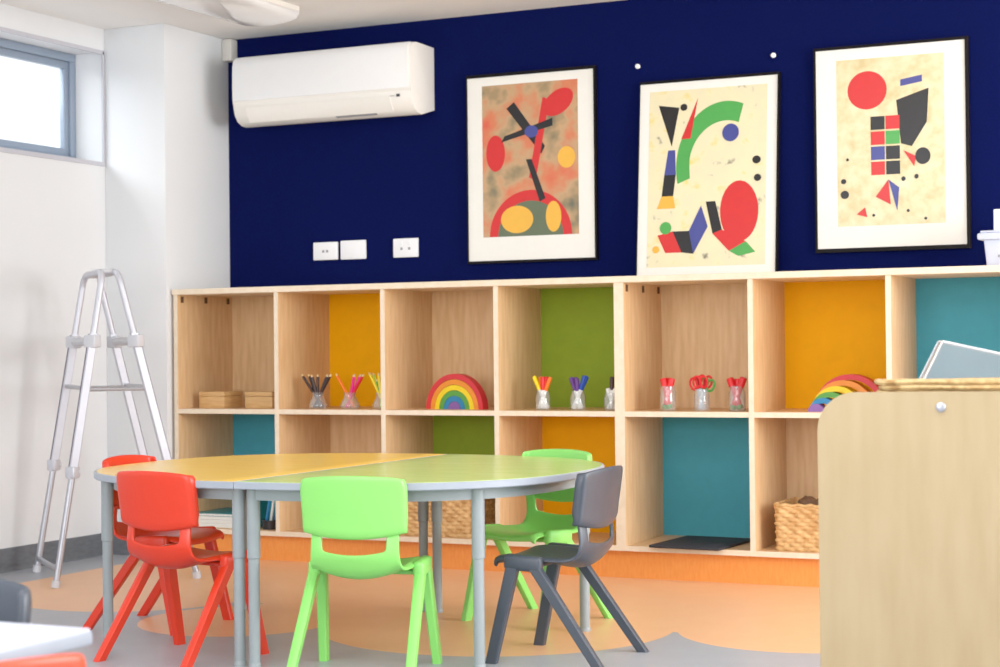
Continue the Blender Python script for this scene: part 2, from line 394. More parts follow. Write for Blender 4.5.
a3 = [(ell(.29, .81, .185, .115), 1), ([(.56, .74), (.86, .80), (.84, .60), (.70, .46), (.60, .48)], 0), ([(.60, .82), (.80, .84), (.80, .88), (.60, .86)], 3)]
for i in range(4):
    for j in range(2): a3.append(([(.32+.14*j, .30+.09*i), (.45+.14*j, .30+.09*i), (.45+.14*j, .38+.09*i), (.32+.14*j, .38+.09*i)], [1, 0, 3, 0, 1, 2, 0, 1][i*2+j]))
a3 += [([(.62, .44), (.74, .40), (.72, .34)], 1), (ell(.80, .40, .07, .05), 0), ([(.36, .17), (.48, .27), (.50, .12)], 1), ([(.48, .27), (.58, .22), (.56, .08)], 3), ([(.18, .07), (.26, .11), (.28, .05)], 1), (ell(.07, .19, .04, .025), 0), (ell(.06, .27, .025, .016), 0), (ell(.62, .27, .02, .014), 0), (ell(.74, .28, .02, .014), 0), (ell(.1, .40, .014, .009), 0), (ell(.66, .08, .014, .009), 0), (ell(.34, .06, .014, .009), 0), (ell(.82, .03, .014, .009), 0)]
picture(1.087, 1.622, 1.120, 1.842, YB-.001, 0, (.125, .865, .062, .138), 'framed abstract print in mottled browns and reds, nearest the air conditioner', 0, a1, (.005, .008, .012, .010))
picture(1.798, 2.325, ZT+.001, 1.765, .345, math.radians(-5), (.075, .915, .055, .055), 'framed print with green arc standing on the shelf top, leaning on wall', 1, a2, (.003, .007, .010, .003))
picture(2.446, 2.979, 1.117, 1.833, YB-.001, 0, (.15, .845, .068, .125), 'framed print with red disc hung above the yellow and teal cubes', 2, a3, (.008, .012, .010, .014))
for x, z, lb in ((1.787, 1.825, 'left white wall pin above the leaning picture'), (2.300, 1.824, 'right white wall pin above the leaning picture')):
    bm = add_lathe(B(), [(.006, 0), (.006, .008), (.009, .010), (.009, .015), (.006, .017)], 16)
    bmesh.ops.transform(bm, matrix=Matrix.Rotation(PI/2, 4, 'X'), verts=bm.verts)
    tag(finish('wall_pin', bm, M['plate'], None, True, (x, YB, z)), lb, 'pin')

# ------------------------------------------------------------------ things in the cubes
def woodbox(x, y, w, d, h, label):
    r = thing('wooden_box', (x, y, ZM), label, 'box')
    box('box_body', (-w/2, w/2, -d/2, d/2, 0, h-.018), M['wbox'], r, .002); box('box_lid', (-w/2, w/2, -d/2, d/2, h-.017, h), M['wbox'], r, .002)
woodbox(.118, .145, .118, .13, .064, 'left of two small pale wooden boxes in the first upper cube')
woodbox(.335, .145, .124, .13, .064, 'right of two small pale wooden boxes in the first upper cube')

def jar(x, y, r, h, waist, label):
    bm = B()
    if waist: pr = [(r*.9, 0), (r*1.02, .006), (r, .018), (r*.62, h*.72), (r*.58, h*.86), (r*.70, h)]
    else: pr = [(r*.92, 0), (r, .005), (r, h*.74), (r*.86, h*.84), (r*.88, h)]
    add_lathe(bm, pr, 18, cap=False); bm.faces.new([v for v in bm.verts if abs(v.co.z) < 1e-6])
    o = finish('glass_jar', bm, M['glass'], None, 'all', (x, y, ZM+.0005))
    return tag(o, label, 'jar')
def stick_root(name, base, tip, label, cat, group):
    b, t = Vector(base), Vector(tip); d = t-b
    r = bpy.data.objects.new(name, None); r.empty_display_size = .02; r.location = b
    r.rotation_mode = 'XYZ'; r.rotation_euler = Vector((0, 0, 1)).rotation_difference(d).to_euler(); COL.objects.link(r)
    tag(r, label, cat, group); return r, d.length
ORD = ['leftmost', 'second from left', 'third from left', 'fourth from left', 'fifth from left', 'sixth from left']
def pencils(x, y, spec, where, hh=.132):
    for i, (c, dx, dy, ht) in enumerate(spec):
        b = (x - dx*.30, y - dy*.3, ZM+.006); tp = (x+dx, y+dy, ZM+ht)
        r, L = stick_root('coloured_pencil', b, tp, f'{ORD[i]} {c} coloured pencil in {where}', 'pencil', 'pencils in '+where)
        finish('pencil_shaft', add_lathe(B(), [(.0056, 0), (.0056, L-.009)], 8), M['c_'+c], r, True)
        finish('pencil_point', add_lathe(B(), [(.0056, L-.009), (.002, L)], 8), M['c_wood'], r, True)
jar(.602, .08, .034, .062, 1, 'glass jar of dark pencils in the upper yellow cube')
pencils(.602, .08, [('brown', -.070, .0, .130), ('black', -.047, .012, .130), ('brown', -.022, -.008, .129), ('brown', -.006, .01, .130), ('black', .038, .01, .130), ('brown', .062, -.005, .131)], 'the jar of dark pencils')
jar(.742, .08, .036, .062, 1, 'glass jar of pink and red pencils in the upper yellow cube')
pencils(.742, .08, [('orange', -.060, .0, .132), ('red', .012, .012, .130), ('pink', .026, -.008, .130), ('pink', .044, .006, .129), ('red', .060, .0, .130)], 'the jar of pink and red pencils')
jar(.878, .08, .034, .062, 1, 'glass jar of yellow pencils against the cube side')
pencils(.878, .08, [('yellow', -.052, .0, .136), ('lime', -.043, .012, .134), ('green', -.022, .004, .112), ('yellow', -.008, -.008, .134), ('lime', .010, .006, .131)], 'the jar of yellow pencils', .136)

def markers(x, y, spec, where):
    for i, (c, dx, dy, ht) in enumerate(spec):
        b = (x - dx*.55, y - dy*.5, ZM+.006); tp = (x+dx, y+dy, ZM+ht)
        r, L = stick_root('felt_marker', b, tp, f'{ORD[i]} {c}-capped marker in {where}', 'marker', 'markers in '+where)
        finish('marker_barrel', add_lathe(B(), [(.0055, 0), (.0072, .004), (.0072, L*.58)], 10), M['c_white'], r, True)
        finish('marker_cap', add_lathe(B(), [(.0080, L*.58), (.0082, L*.95), (.006, L)], 10), M['c_'+c], r, True)['label'] = c+' cap'
jar(1.534, .08, .026, .066, 0, 'glass jar of yellow, red and orange markers in green cube')
markers(1.534, .08, [('yellow', -.034, 0, .120), ('orange', -.012, .008, .118), ('red', .002, -.006, .119), ('red', .012, .006, .119), ('orange', .030, 0, .117)], 'the yellow, red and orange jar')
jar(1.669, .08, .027, .066, 0, 'glass jar of purple and blue markers in green cube')
markers(1.669, .08, [('purple', -.026, 0, .116), ('purple', -.012, .008, .116), ('purple', -.002, -.006, .114), ('blue', .026, .002, .122), ('blue', .032, .01, .120)], 'the purple and blue jar')
jar(1.797, .08, .027, .062, 0, 'glass jar of white markers beside the double shelf upright')
markers(1.797, .08, [('white', -.012, -.006, .078), ('brown', .000, .006, .118), ('white', .016, -.004, .076), ('white', .024, .004, .078)], 'the jar of white markers')

def gluesticks(x, y, spec, where):
    for i, (dx, ht) in enumerate(spec):
        b = (x - dx*.55, y + (.008 if i % 2 else -.006), ZM+.008); tp = (x+dx, y+(.008 if i % 2 else -.006), ZM+ht)
        r, L = stick_root('glue_stick', b, tp, f'{ORD[i]} red-capped glue stick in {where}', 'glue stick', 'glue sticks in '+where)
        finish('glue_base', add_lathe(B(), [(.011, 0), (.011, .014)], 12), M['c_green'], r, True)['label'] = 'green base'
        finish('glue_tube', add_lathe(B(), [(.0098, .014), (.0098, L*.76)], 12), M['c_red' if i % 2 == 0 else 'c_white'], r, True)
        finish('glue_cap', add_lathe(B(), [(.0125, L*.74), (.0125, L*.97), (.011, L)], 12), M['c_red'], r, True)['label'] = 'red cap'
jar(2.005, .08, .028, .085, 0, 'glass jar of red glue sticks left of the scissors jar')
gluesticks(2.005, .08, [(-.014, .112), (.004, .113), (.017, .112)], 'the jar left of the scissors')
jar(2.253, .08, .028, .085, 0, 'glass jar of tilted red glue sticks right of the scissors jar')
gluesticks(2.253, .08, [(-.024, .112), (.000, .110), (.026, .114)], 'the jar right of the scissors')
jar(2.127, .08, .026, .075, 0, 'glass jar of scissors in the upper plain cube')
for i, (c, dx, dy, ht) in enumerate([('red', -.022, 0, .118), ('red', -.002, -.012, .122), ('red', .012, .012, .124), ('green', .028, 0, .112)]):
    b = (2.127 - dx*.3, .08-dy*.3, ZM+.006); tp = (2.127+dx, .08+dy, ZM+ht)
    r, L = stick_root('scissors', b, tp, f'{ORD[i]} pair of {c}-handled scissors in the jar', 'scissors', 'scissors in the jar')
    bm = B(); add_box(bm, -.006, -.0005, -.001, .001, 0, L*.62); add_box(bm, .0005, .006, -.0025, -.0005, 0, L*.62); finish('blades', bm, M['alu'], r)
    for s in (-1, 1):
        bm = add_tube(B(), [(s*.012+.013*math.cos(a), .0, L*.80+.020*math.sin(a)) for a in [2*PI*k/14 for k in range(14)]], .0042, 8, closed=True)
        finish('finger_loop', bm, M['c_'+c], r, True)['label'] = c+' loop'

def rainbow(x, y, R, rz, label, d=.055, sl=(0, 0)):
    r = thing('wooden_rainbow', (x, y, ZM), label, 'toy', rz=rz)
    cs = ['redr', 'orr', 'yelr', 'grnr', 'blur', 'purr']
    rgb = [(216, 48, 58), (240, 142, 44), (250, 216, 30), (88, 160, 64), (40, 128, 180), (134, 92, 164)]
    w = R/6.35
    for i, (c, k) in enumerate(zip(cs, rgb)):
        ro = R - i*w; ri = max(ro - w*.93, 0)
        m = mat('rainbow_'+c, k, .45, noise=.05, nscale=30)
        pts = [(ro*math.cos(PI*t/24), ro*math.sin(PI*t/24)) for t in range(25)]
        if i < 5: pts += [(ri*math.cos(PI*t/24), ri*math.sin(PI*t/24)) for t in range(24, -1, -1)]
        bm = add_prism(B(), pts, -d/2, d/2, axis='y')
        o = finish('arch', bm, m, r, True); o.location = (sl[0]*i, sl[1]*i, 0); o['label'] = ['red', 'orange', 'yellow', 'green', 'blue', 'violet'][i]+' arch'
rainbow(1.166, .13, .130, math.radians(-10), 'rainbow stacking toy facing out in the third upper cube', .034)
rainbow(2.615, .20, .122, 0, 'spread-out rainbow stacking toy in the right upper yellow cube', .055, (-.018, -.020))

# lower first cube: books and pens
for i, (c, h, w, d, dx) in enumerate([('white', .016, .22, .25, 0), ('white', .014, .21, .25, .004), ('white', .012, .22, .24, -.003), ('teal', .012, .20, .24, .006)]):
    z = ZB + sum([.016, .014, .012, .012][:i])
    r = thing('exercise_book', (.135+dx, .17, z+.0003), [ 'white book lowest in the stack behind the red chairs', 'white book second from bottom in the lower cube stack', 'white book just under the teal book', 'teal book on top of the stack in the lower cube'][i], 'book', 'books in the lower first cube')
    box('cover', (-w/2, w/2, -d/2, d/2, 0, h-.0008), M['c_'+c], r, .001); box('pages', (-w/2+.004, w/2+.001, -d/2-.0006, d/2-.004, .002, h-.003), M['paper'], r)
o = tag(box('teal_folder', (-.01, .01, -.11, .11, 0, .155), M['c_teal'], None, .002), 'teal folder leaning beside the pen pot in lower cube', 'folder')
o.location = (.325, .17, ZB+.002); o.rotation_euler = (0, math.radians(-14), 0)
bm = B(); add_lathe(bm, [(.034, 0), (.036, .035), (.034, .035), (.031, .003)], 16, cap=False); bm.faces.new([v for v in bm.verts if abs(v.co.z) < 1e-6])
tag(finish('pen_pot', bm, M['dark'], None, True, (.395, .07, ZB+.0005)), 'low dark pen pot in the lower first cube', 'pot')
for i, (c, dx, ht, dz) in enumerate([('skyb', -.004, .115, 'light blue'), ('teal', .008, .118, 'teal'), ('white', .018, .135, 'white'), ('teal', .026, .12, 'teal'), ('navy', .034, .12, 'navy')]):
    r, L = stick_root('pen', (.385-.016+i*.010, .07+(i % 2)*.01, ZB+.006), (.393+dx, .07, ZB+ht), f'{ORD[i]} pen, {dz}, in the dark pot of the lower cube', 'pen', 'pens in the dark pot')
    finish('pen_barrel', add_lathe(B(), [(.0045, 0), (.0055, .006), (.0055, L-.03)], 8), M['c_'+c], r, True)
    finish('pen_cap', add_lathe(B(), [(.0062, L-.03), (.0062, L-.003), (.004, L)], 8), M['c_'+c], r, True)

# woven baskets
def basket(x, y, w, d, h, label):
    r = thing('wicker_basket', (x, y, ZB+.0005), label, 'basket')
    bm = B(); rc = .018
    per = []; 
    def seglen(): pass
    corners = [(-w/2+rc, -d/2+rc, PI), (w/2-rc, -d/2+rc, 1.5*PI), (w/2-rc, d/2-rc, 0), (-w/2+rc, d/2-rc, .5*PI)]
    raw = []
    for i, (cx, cy, a0) in enumerate(corners):
        for k in range(5):
            a = a0 + k/4*PI/2; raw.append((cx+rc*math.cos(a), cy+rc*math.sin(a), math.cos(a), math.sin(a)))
    raw.append(raw[0])
    ds = [0]
    for a, b in zip(raw, raw[1:]): ds.append(ds[-1]+math.hypot(b[0]-a[0], b[1]-a[1]))
    cell = .021; nc = int(ds[-1]/cell)//2*2; N = nc*5
    for i in range(N):
        s = ds[-1]*i/N; j = max(k for k in range(len(ds)-1) if ds[k] <= s); f = (s-ds[j])/(ds[j+1]-ds[j]+1e-9)
        a, b = raw[j], raw[j+1]; per.append((a[0]+(b[0]-a[0])*f, a[1]+(b[1]-a[1])*f, a[2]+(b[2]-a[2])*f, a[3]+(b[3]-a[3])*f))
    rows = int(h/.0135); Z = rows*4
    gr = []
    for q in range(Z+1):
        v = q/4; row = []
        for i in range(N):
            u = i/5
            ph = math.sin(PI*u) * (1 if int(v) % 2 == 0 else -1)
            off = .0035*ph*abs(math.sin(PI*v)) + .0022*abs(math.sin(PI*v))
            tp = 1-.03*(1-q/Z)
            px, py, nx, ny = per[i]; row.append(bm.verts.new((px*tp+nx*off, py*tp+ny*off, h*q/Z)))
        gr.append(row)
    for a, b in zip(gr, gr[1:]):
        for i in range(N): bm.faces.new((a[i], a[(i+1) % N], b[(i+1) % N], b[i]))
    bm.faces.new(gr[0][::-1])
    ins = [bm.verts.new((v.co.x*.95, v.co.y*.95, h)) for v in gr[-1]]; inb = [bm.verts.new((v.co.x*.93, v.co.y*.93, .01)) for v in gr[-1]]
    for i in range(N):
        bm.faces.new((gr[-1][i], gr[-1][(i+1) % N], ins[(i+1) % N], ins[i])); bm.faces.new((ins[i], ins[(i+1) % N], inb[(i+1) % N], inb[i]))
    bm.faces.new(inb)
    finish('basket_body', bm, M['basket'], r, True)
    path = [Vector((px*1.0, py*1.0, h+.001+.002*math.sin(i*1.3))) for i, (px, py, nx, ny) in enumerate(per[::2])]
    finish('basket_rim', add_tube(B(), path, .006, 8, closed=True), M['basket'], r, True)
    return r
basket(1.115, .16, .300, .26, .150, 'woven basket in the lower green cube, seen under the table')
bk = basket(2.538, .16, .296, .26, .150, 'woven basket in the lower plain cube beside the tall birch cabinet')
for i, (dx, dy) in enumerate([(-.05, -.06), (.0, -.02), (.055, -.05), (.10, 0)]):
    bm = bmesh.new(); bmesh.ops.create_icosphere(bm, subdivisions=3, radius=.036)
    for v in bm.verts: v.co *= 1 + .13*math.sin(v.co.x*190)*math.sin(v.co.z*170+v.co.y*150)
    tag(finish('pine_cone', bm, M['basketd'], None, True, (2.538+dx, .16+dy, ZB+.142)), 'dark brown rough lump showing above the rim of the right basket', 'pine cone', 'dark brown lumps in the right basket')
    # a filler body so the lumps rest on something
bm = add_box(B(), -.13, .13, -.112, .112, .012, .110, .01)
o = finish('basket_filling', bm, M['basketd'], bk, True)

bm = add_box(B(), -.128, .128, -.165, .165, 0, .010, .004)
o = tag(finish('black_mat', bm, M['tray'], None, True, (2.108, .125, ZB+.0005), (0, 0, math.radians(-4))), 'thin black mat lying in the lower teal cube', 'mat')
# storage tub on the worktop
r = thing('storage_tub', (3.158, .20, ZT+.0005), 'milky white plastic tub with lid on the shelf top', 'tub')
bm = B(); add_box(bm, -.09, .09, -.09, .09, 0, .098, .006)
for v in bm.verts:
    k = 1 - .10*(1 - v.co.z/.098); v.co.x *= k; v.co.y *= k
finish('tub_body', bm, M['tubp'], r, True); 
bm = B(); add_box(bm, -.106, .106, -.106, .106, .086, .108, .006); add_box(bm, -.098, .098, -.098, .098, .108, .116, .004); finish('tub_lid', bm, M['tubp'], r, True)
box('stud', (-.045, -.037, -.087, -.083, .03, .038), M['grey'], r, .001)
o = tag(box('white_carton', (-.07, .09, -.05, .07, 0, .07), M['plate'], None, .003), 'small white carton standing on the plastic tub lid', 'carton'); o.location = (3.165, .20, ZT+.1172)

# ------------------------------------------------------------------ tables
TA, TB, TE, TH = .72, .59, 2.5, .47
def outline(sg, ins, x0, n=48):
    pts = []; TA = .69 if sg > 0 else .705
    for i in range(n+1):
        t = -PI/2 + PI*i/n; c, s = max(math.cos(t), 0), math.sin(t)
        pts.append((max((TA-ins)*c**(2/TE), x0), (1 if s >= 0 else -1)*(TB-ins)*abs(s)**(2/TE)))
    pts = [(x0, pts[0][1])] + pts[1:-1] + [(x0, pts[-1][1])]
    if sg < 0: pts = [(-x, y) for x, y in pts][::-1]
    return pts
def table_leg(r, x, y, top):
    lg = finish('leg', add_lathe(B(), [(.0142, .010), (.0142, .272), (.0168, .274), (.0168, top)], 20, x, y), M['steel'], r, True)
    finish('foot_cap', add_lathe(B(), [(.0158, 0), (.0158, .008), (.0143, .011)], 20, x, y), M['steel'], lg, True)
def half_table(sg, m, legs, label):
    r = thing('half_round_table', (1.5915, -1.365, 0), label, 'table')
    finish('tabletop', add_prism(B(), outline(sg, .007, .007), TH-.018, TH, bev=.001), m, r, True)
    o, i = outline(sg, 0, .001), outline(sg, .0072, .0072)
    bm = B(); n = len(o)
    rings = [[bm.verts.new((*q, z)) for q in pl] for pl, z in ((i, TH-.0008), ([(a[0]*.7+b[0]*.3, a[1]*.7+b[1]*.3) for a, b in zip(o, i)], TH-.0008), (o, TH-.003), (o, TH-.017), ([(a[0]*.7+b[0]*.3, a[1]*.7+b[1]*.3) for a, b in zip(o, i)], TH-.0195), (i, TH-.0195))]
    for a, b in zip(rings, rings[1:]+rings[:1]):
        for k in range(n): bm.faces.new((a[k], a[(k+1) % n], b[(k+1) % n], b[k]))
    finish('edge_band', bm, M['band'], r, True)
    o, i = outline(sg, .05, .018), outline(sg, .068, .036)
    bm = B(); rings = [[bm.verts.new((*q, z)) for q in pl] for pl, z in ((o, TH-.0185), (o, TH-.05), (i, TH-.05), (i, TH-.0185))]
    for a, b in zip(rings, rings[1:]+rings[:1]):
        for k in range(n): bm.faces.new((a[k], a[(k+1) % n], b[(k+1) % n], b[k]))
    finish('table_apron', bm, M['steel'], r, True)
    for x, y in legs: table_leg(r, x, y, TH-.0185)
half_table(-1, M['tyel'], [(-.027, -.527), (-.022, .460), (-.597, -.325), (-.568, .300)], 'yellow half-round table with grey legs, left half of the pair')
half_table(1, M['tgrn'], [(.019, -.530), (.026, .457), (.553, -.335), (.575, .295)], 'green half-round table with grey legs, right half of the pair')
r = thing('white_table', (2.7457, -3.957, 0), 'white table corner in the blurred foreground at bottom left', 'table')
box('tabletop', (-1.098, -.002, -.618, -.002, TH-.016, TH), M['twht'], r, .0015)
box('edge_band', (-1.1, 0, -.62, 0, TH-.019, TH-.0035), M['band'], r, .002)
box('table_apron', (-1.05, -.06, -.56, -.06, TH-.05, TH-.0185), M['steel'], r, .002)
for x, y in ((-.09, -.09), (-1.02, -.09), (-.09, -.53), (-1.02, -.53)): table_leg(r, x, y, TH-.04)

# ------------------------------------------------------------------ chairs
def chair_parts():
    # seat shell
    rows = [(.1445, .250, .118), (.1485, .254, .121), (.1495, .260, .124), (.142, .268, .126), (.118, .2725, .127), (.08, .273, .127), (.04, .272, .126), (.0, .271, .124), (-.035, .270, .121), (-.060, .272, .117), (-.075, .282, .114), (-.080, .296, .112), (-.081, .309, .111), (-.078, .338, .110), (-.074, .358, .110)]
    nv = 22
    bm = B(); grid = []
    for i, (y, z, w) in enumerate(rows):
        back = min(max((z-.266)/.036, 0), 1) if y < -.05 else 0; dish = .012 + .024*min(max((.10-y)/.15, 0), 1)
        seat = 1-back
        row = []
        for j in range(nv+1):
            v = -1 + 2*j/nv
            q = 1 - v*v
            yy = y - .020*q*back; zz = z - dish*q*seat*(1 if i > 2 else .5)
            if i <= 3: yy += .006*q
            if abs(v) < .7 and z == .309: zz -= .010*(1-(v/.7)**2)
            if abs(v) > .93: zz -= seat*.012
            row.append(bm.verts.new((w*v, yy, zz)))
        grid.append(row)
    for i in range(len(rows)-1):
        for j in range(nv):
            v = -1 + 2*(j+.5)/nv
            if rows[i][1] > .308 and i > 8 and abs(v) < .70: continue
            bm.faces.new((grid[i][j], grid[i][j+1], grid[i+1][j+1], grid[i+1][j]))
    loose = [v for v in bm.verts if not v.link_faces]; bmesh.ops.delete(bm, geom=loose, context='VERTS')
    seat = finish('seat_shell', bm, M['redp'], None, 'all')
    so = seat.modifiers.new('s', 'SOLIDIFY'); so.thickness = .010; so.offset = 0
    sb = seat.modifiers.new('b', 'SUBSURF'); sb.levels = 1; sb.render_levels = 1
    bpy.context.view_layer.update(); bake(seat)
    # side shoulders, joined to the shell
    bm = B(); bm.from_mesh(seat.data)
    for s in (-1, 1):
        mt = Matrix.Translation((s*.1335, .062, .2545)) @ Matrix.Rotation(math.radians(3), 4, 'X')
        add_box(bm, -.0155, .0145, -.050, .052, -.020, .0205, .010, 3, mtx=mt)
    add_box(bm, -.125, .125, .045, .072, .236, .2475, .004)
    bm.to_mesh(seat.data); bm.free(); seat.data.polygons.foreach_set('use_smooth', [True]*len(seat.data.polygons)); seat.data.set_sharp_from_angle(angle=math.radians(40))
    # backrest panel with forward-rolled edges and a lip along its lower edge
    bm = B(); grid = []
    nz = 9
    for i in range(nz+1):
        k = i/nz
        row = []
        for j in range(-11, 12):
            a = abs(j); sg = (j > 0)-(j < 0)
            w = .1285 + .004*k
            if a <= 9: v = a/9; x = w*v; fw = 0
            else:
                x = w + (.0025 if a == 10 else .001); fw = (.014 if a == 10 else .026); v = 1
            q = 1-min(v, 1)**2
            z = .350 + .135*k + .008*k*q - .016*(1-k)*q
            zc = (z-.35)/.132
            y = -.087 - .019*zc - .022*q + fw
            # rounded top and bottom corners
            if k > .85: x -= (k-.85)/.15*.007*(v**8)
            if k < .12 and a > 9: y -= .006
            if i == 0: y += .004
            if i == 1: y -= .002
            row.append(bm.verts.new((sg*x, y, z)))
        grid.append(row)
    for a, b in zip(grid, grid[1:]):
        for j in range(len(a)-1): bm.faces.new((a[j], a[j+1], b[j+1], b[j]))
    bk = finish('backrest', bm, M['redp'], None, 'all')
    so = bk.modifiers.new('s', 'SOLIDIFY'); so.thickness = .0085; so.offset = -1
    sb = bk.modifiers.new('b', 'SUBSURF'); sb.levels = 1; sb.render_levels = 1
    bpy.context.view_layer.update(); bake(bk)
    bk.data.polygons.foreach_set('use_smooth', [True]*len(bk.data.polygons))
    legs = []
    for s in (-1, 1):
        for ty, fy in ((.088, .148), (.044, -.148)):
            bm = add_bar(B(), (s*.1345, ty, .262), (s*.149, fy, 0), (.017, .0125), (.0150, .0105), (0, 1, 0))
            # shallow channel down the inner face
            legs.append(finish('leg', bm, M['redp'], None, True))
    return [seat, bk] + legs
parts = chair_parts()
def chair(x, y, head, m, label):
    r = thing('school_chair', (x, y, 0), label, 'chair', rz=math.radians(head-90))
    for p in parts:
        c = p.copy(); COL.objects.link(c); c.parent = r; c.data = p.data.copy(); c.data.materials.clear(); c.data.materials.append(m)
    return r
chair(1.356, -1.850, 82, M['redp'], 'red plastic chair nearer the camera, back turned, at the yellow table')
chair(.972, -1.430, 5, M['redp'], 'red plastic chair mostly hidden behind the yellow table and nearer red chair')
chair(1.906, -1.855, 104.4, M['grnp'], 'lime green plastic chair in front of the tables, back turned')
chair(1.956, -.922, -107, M['grnp'], 'lime green plastic chair behind the green table, facing the camera')
chair(2.290, -1.477, 180, M['drkp'], 'charcoal plastic chair seen from the side at the green table')
chair(2.762, -4.250, 160, M['orgp'], 'blurred orange-red chair back at the bottom left corner by white table')
chair(2.385, -3.893, -90, M['drkp'], 'blurred charcoal chair back behind the white foreground table')
for p in parts: bpy.data.objects.remove(p)

# ------------------------------------------------------------------ trestle ladder
lad = thing('step_ladder', (.1302, -.5415, 0), 'tall aluminium step ladder standing open in the left corner', 'ladder')
base = Vector((.1302, -.5415, 0))
FA, FB, FC, FD = (Vector(v)-base for v in ((-.198, -.577, 0), (.154, -.898, 0), (.459, -.507, 0), (.107, -.186, 0)))
e1 = Vector((.6144, .789, 0)); e2 = Vector((-.7394, .6732, 0)); ZL = 1.078
ctr = -e1*.045
def lframe(F0, F1, off, hw):
    T0 = ctr + e1*off + e2*hw + Vector((0, 0, ZL)); T1 = ctr + e1*off - e2*hw + Vector((0, 0, ZL))
    L = lambda a, b, t: a+(b-a)*t
    # hoop tube: along both rails with rounded shoulders
    pts = [L(F0, T0, .70)]
    for k in range(7):
        t = k/6; p0, p1, p2 = L(F0, T0, .955), T0+Vector((0, 0, .004)), L(T0, T1, .22)
        pts.append(p0*(1-t)**2+p1*2*t*(1-t)+p2*t*t)
    for k in range(7):
        t = k/6; p0, p1, p2 = L(T1, T0, .22), T1+Vector((0, 0, .004)), L(F1, T1, .955)
        pts.append(p0*(1-t)**2+p1*2*t*(1-t)+p2*t*t)
    pts.append(L(F1, T1, .70))
    finish('top_hoop', add_tube(B(), pts, .0118, 10), M['aluw'], lad, True)
    out = (T1-T0).cross(Vector((0, 0, 1))).normalized()
    for F, T_ in ((F0, T0), (F1, T1)):
        rl = finish('outer_rail', add_bar(B(), L(F, T_, .34), L(F, T_, .80), (.0145, .012), (.0145, .012), e1), M['aluw'], lad, True)
        sd = e1*(.015 if off > 0 else -.015)
        finish('rail_groove', add_tube(B(), [L(F, T_, .345)+sd, L(F, T_, .798)+sd], .003, 6), M['alud'], rl, True)
        lg = finish('lower_leg', add_tube(B(), [L(F, T_, .012), L(F, T_, .36)], .0116, 10), M['alu'], lad, True)
        finish('foot', add_tube(B(), [L(F, T_, .0), L(F, T_, .022)], .0155, 10), M['clamp'], lg, True)
        c = L(F, T_, .775); bm = add_box(B(), -.024, .024, -.02, .02, -.022, .022, .006, 2, mtx=Matrix.Translation(c)); finish('locking_clamp', bm, M['clamp'], lad, True)
        c = L(F, T_, .36); bm = add_box(B(), -.019, .019, -.018, .018, -.02, .02, .005, 2, mtx=Matrix.Translation(c)); finish('sliding_collar', bm, M['aluw'], lad, True)
        k = c + out*(-.028 if off < 0 else .028)
        finish('clamp_knob', add_tube(B(), [c, k], .007, 8), M['clamp'], lad, True)
    for t, rr in ((.775, .015), (.625, .008), (.375, .008)):
        if t == .375: continue
        finish('rung', add_tube(B(), [L(F0, T0, t), L(F1, T1, t)], rr, 8), M['clamp'] if t > .7 else M['alu'], lad, True)
    finish('stabiliser_bar', add_tube(B(), [L(F0, T0, .045), L(F1, T1, .055)], .0095, 8), M['alu'], lad, True)
    return T0, T1
TA0, TB0 = lframe(FA, FB, -.026, .20)
TD0, TC0 = lframe(FD, FC, .026, .20)
for a, Ta, b, Tb in ((FB, TB0, FC, TC0), (FA, TA0, FD, TD0)):
    finish('spreader', add_tube(B(), [a+(Ta-a)*.62, b+(Tb-b)*.62], .006, 8), M['alu'], lad, True)
for s in (-.14, .14):
    c = ctr+e2*s+Vector((0, 0, ZL)); finish('hinge', add_tube(B(), [c-e1*.03, c+e1*.03], .011, 8), M['clamp'], lad, True)

# ------------------------------------------------------------------ foreground birch cabinet
ca = math.radians(14.5)
cab = thing('birch_cabinet', (3.2950, -2.7640, 0), 'pale birch cabinet with rounded corner, its plain back towards the camera', 'cabinet', rz=ca)
CW, CH = .66, .7150; rc = .062
pts = [(0, 0), (CW, 0)] + [(CW-rc+rc*math.cos(a), CH-rc+rc*math.sin(a)) for a in [PI/2*k/10 for k in range(11)]] + [(rc-rc*math.sin(a), CH-rc+rc*math.cos(a)) for a in [PI/2*k/10 for k in range(11)]]
finish('back_panel', add_prism(B(), pts, 0, .018, axis='y', bev=.0015), M['bcab'], cab, True)
for x in (.022, CW-.040): box('side_panel', (x, x+.018, .018, .36, .0, .64), M['bcab'], cab)
box('top_board', (.022, CW-.022, .018, .36, .640, .655), M['bcab'], cab); box('shelf_board', (.030, CW-.030, .018, .36, .33, .345), M['bcab'], cab); box('bottom_board', (.030, CW-.030, .018, .36, .05, .065), M['bcab'], cab)
bm = add_lathe(B(), [(.0082, 0), (.0082, .002), (.006, .0045), (.003, .0052)], 16)
bmesh.ops.transform(bm, matrix=Matrix.Translation((.199, 0, .690)) @ Matrix.Rotation(PI/2, 4, 'X'), verts=bm.verts)
finish('bolt', bm, M['alu'], cab, True)
Rz = Matrix.Rotation(ca, 4, 'Z')
def cabpt(x, y, z): return Vector((3.2997, -2.7626, 0)) + Rz @ Vector((x, y, z))
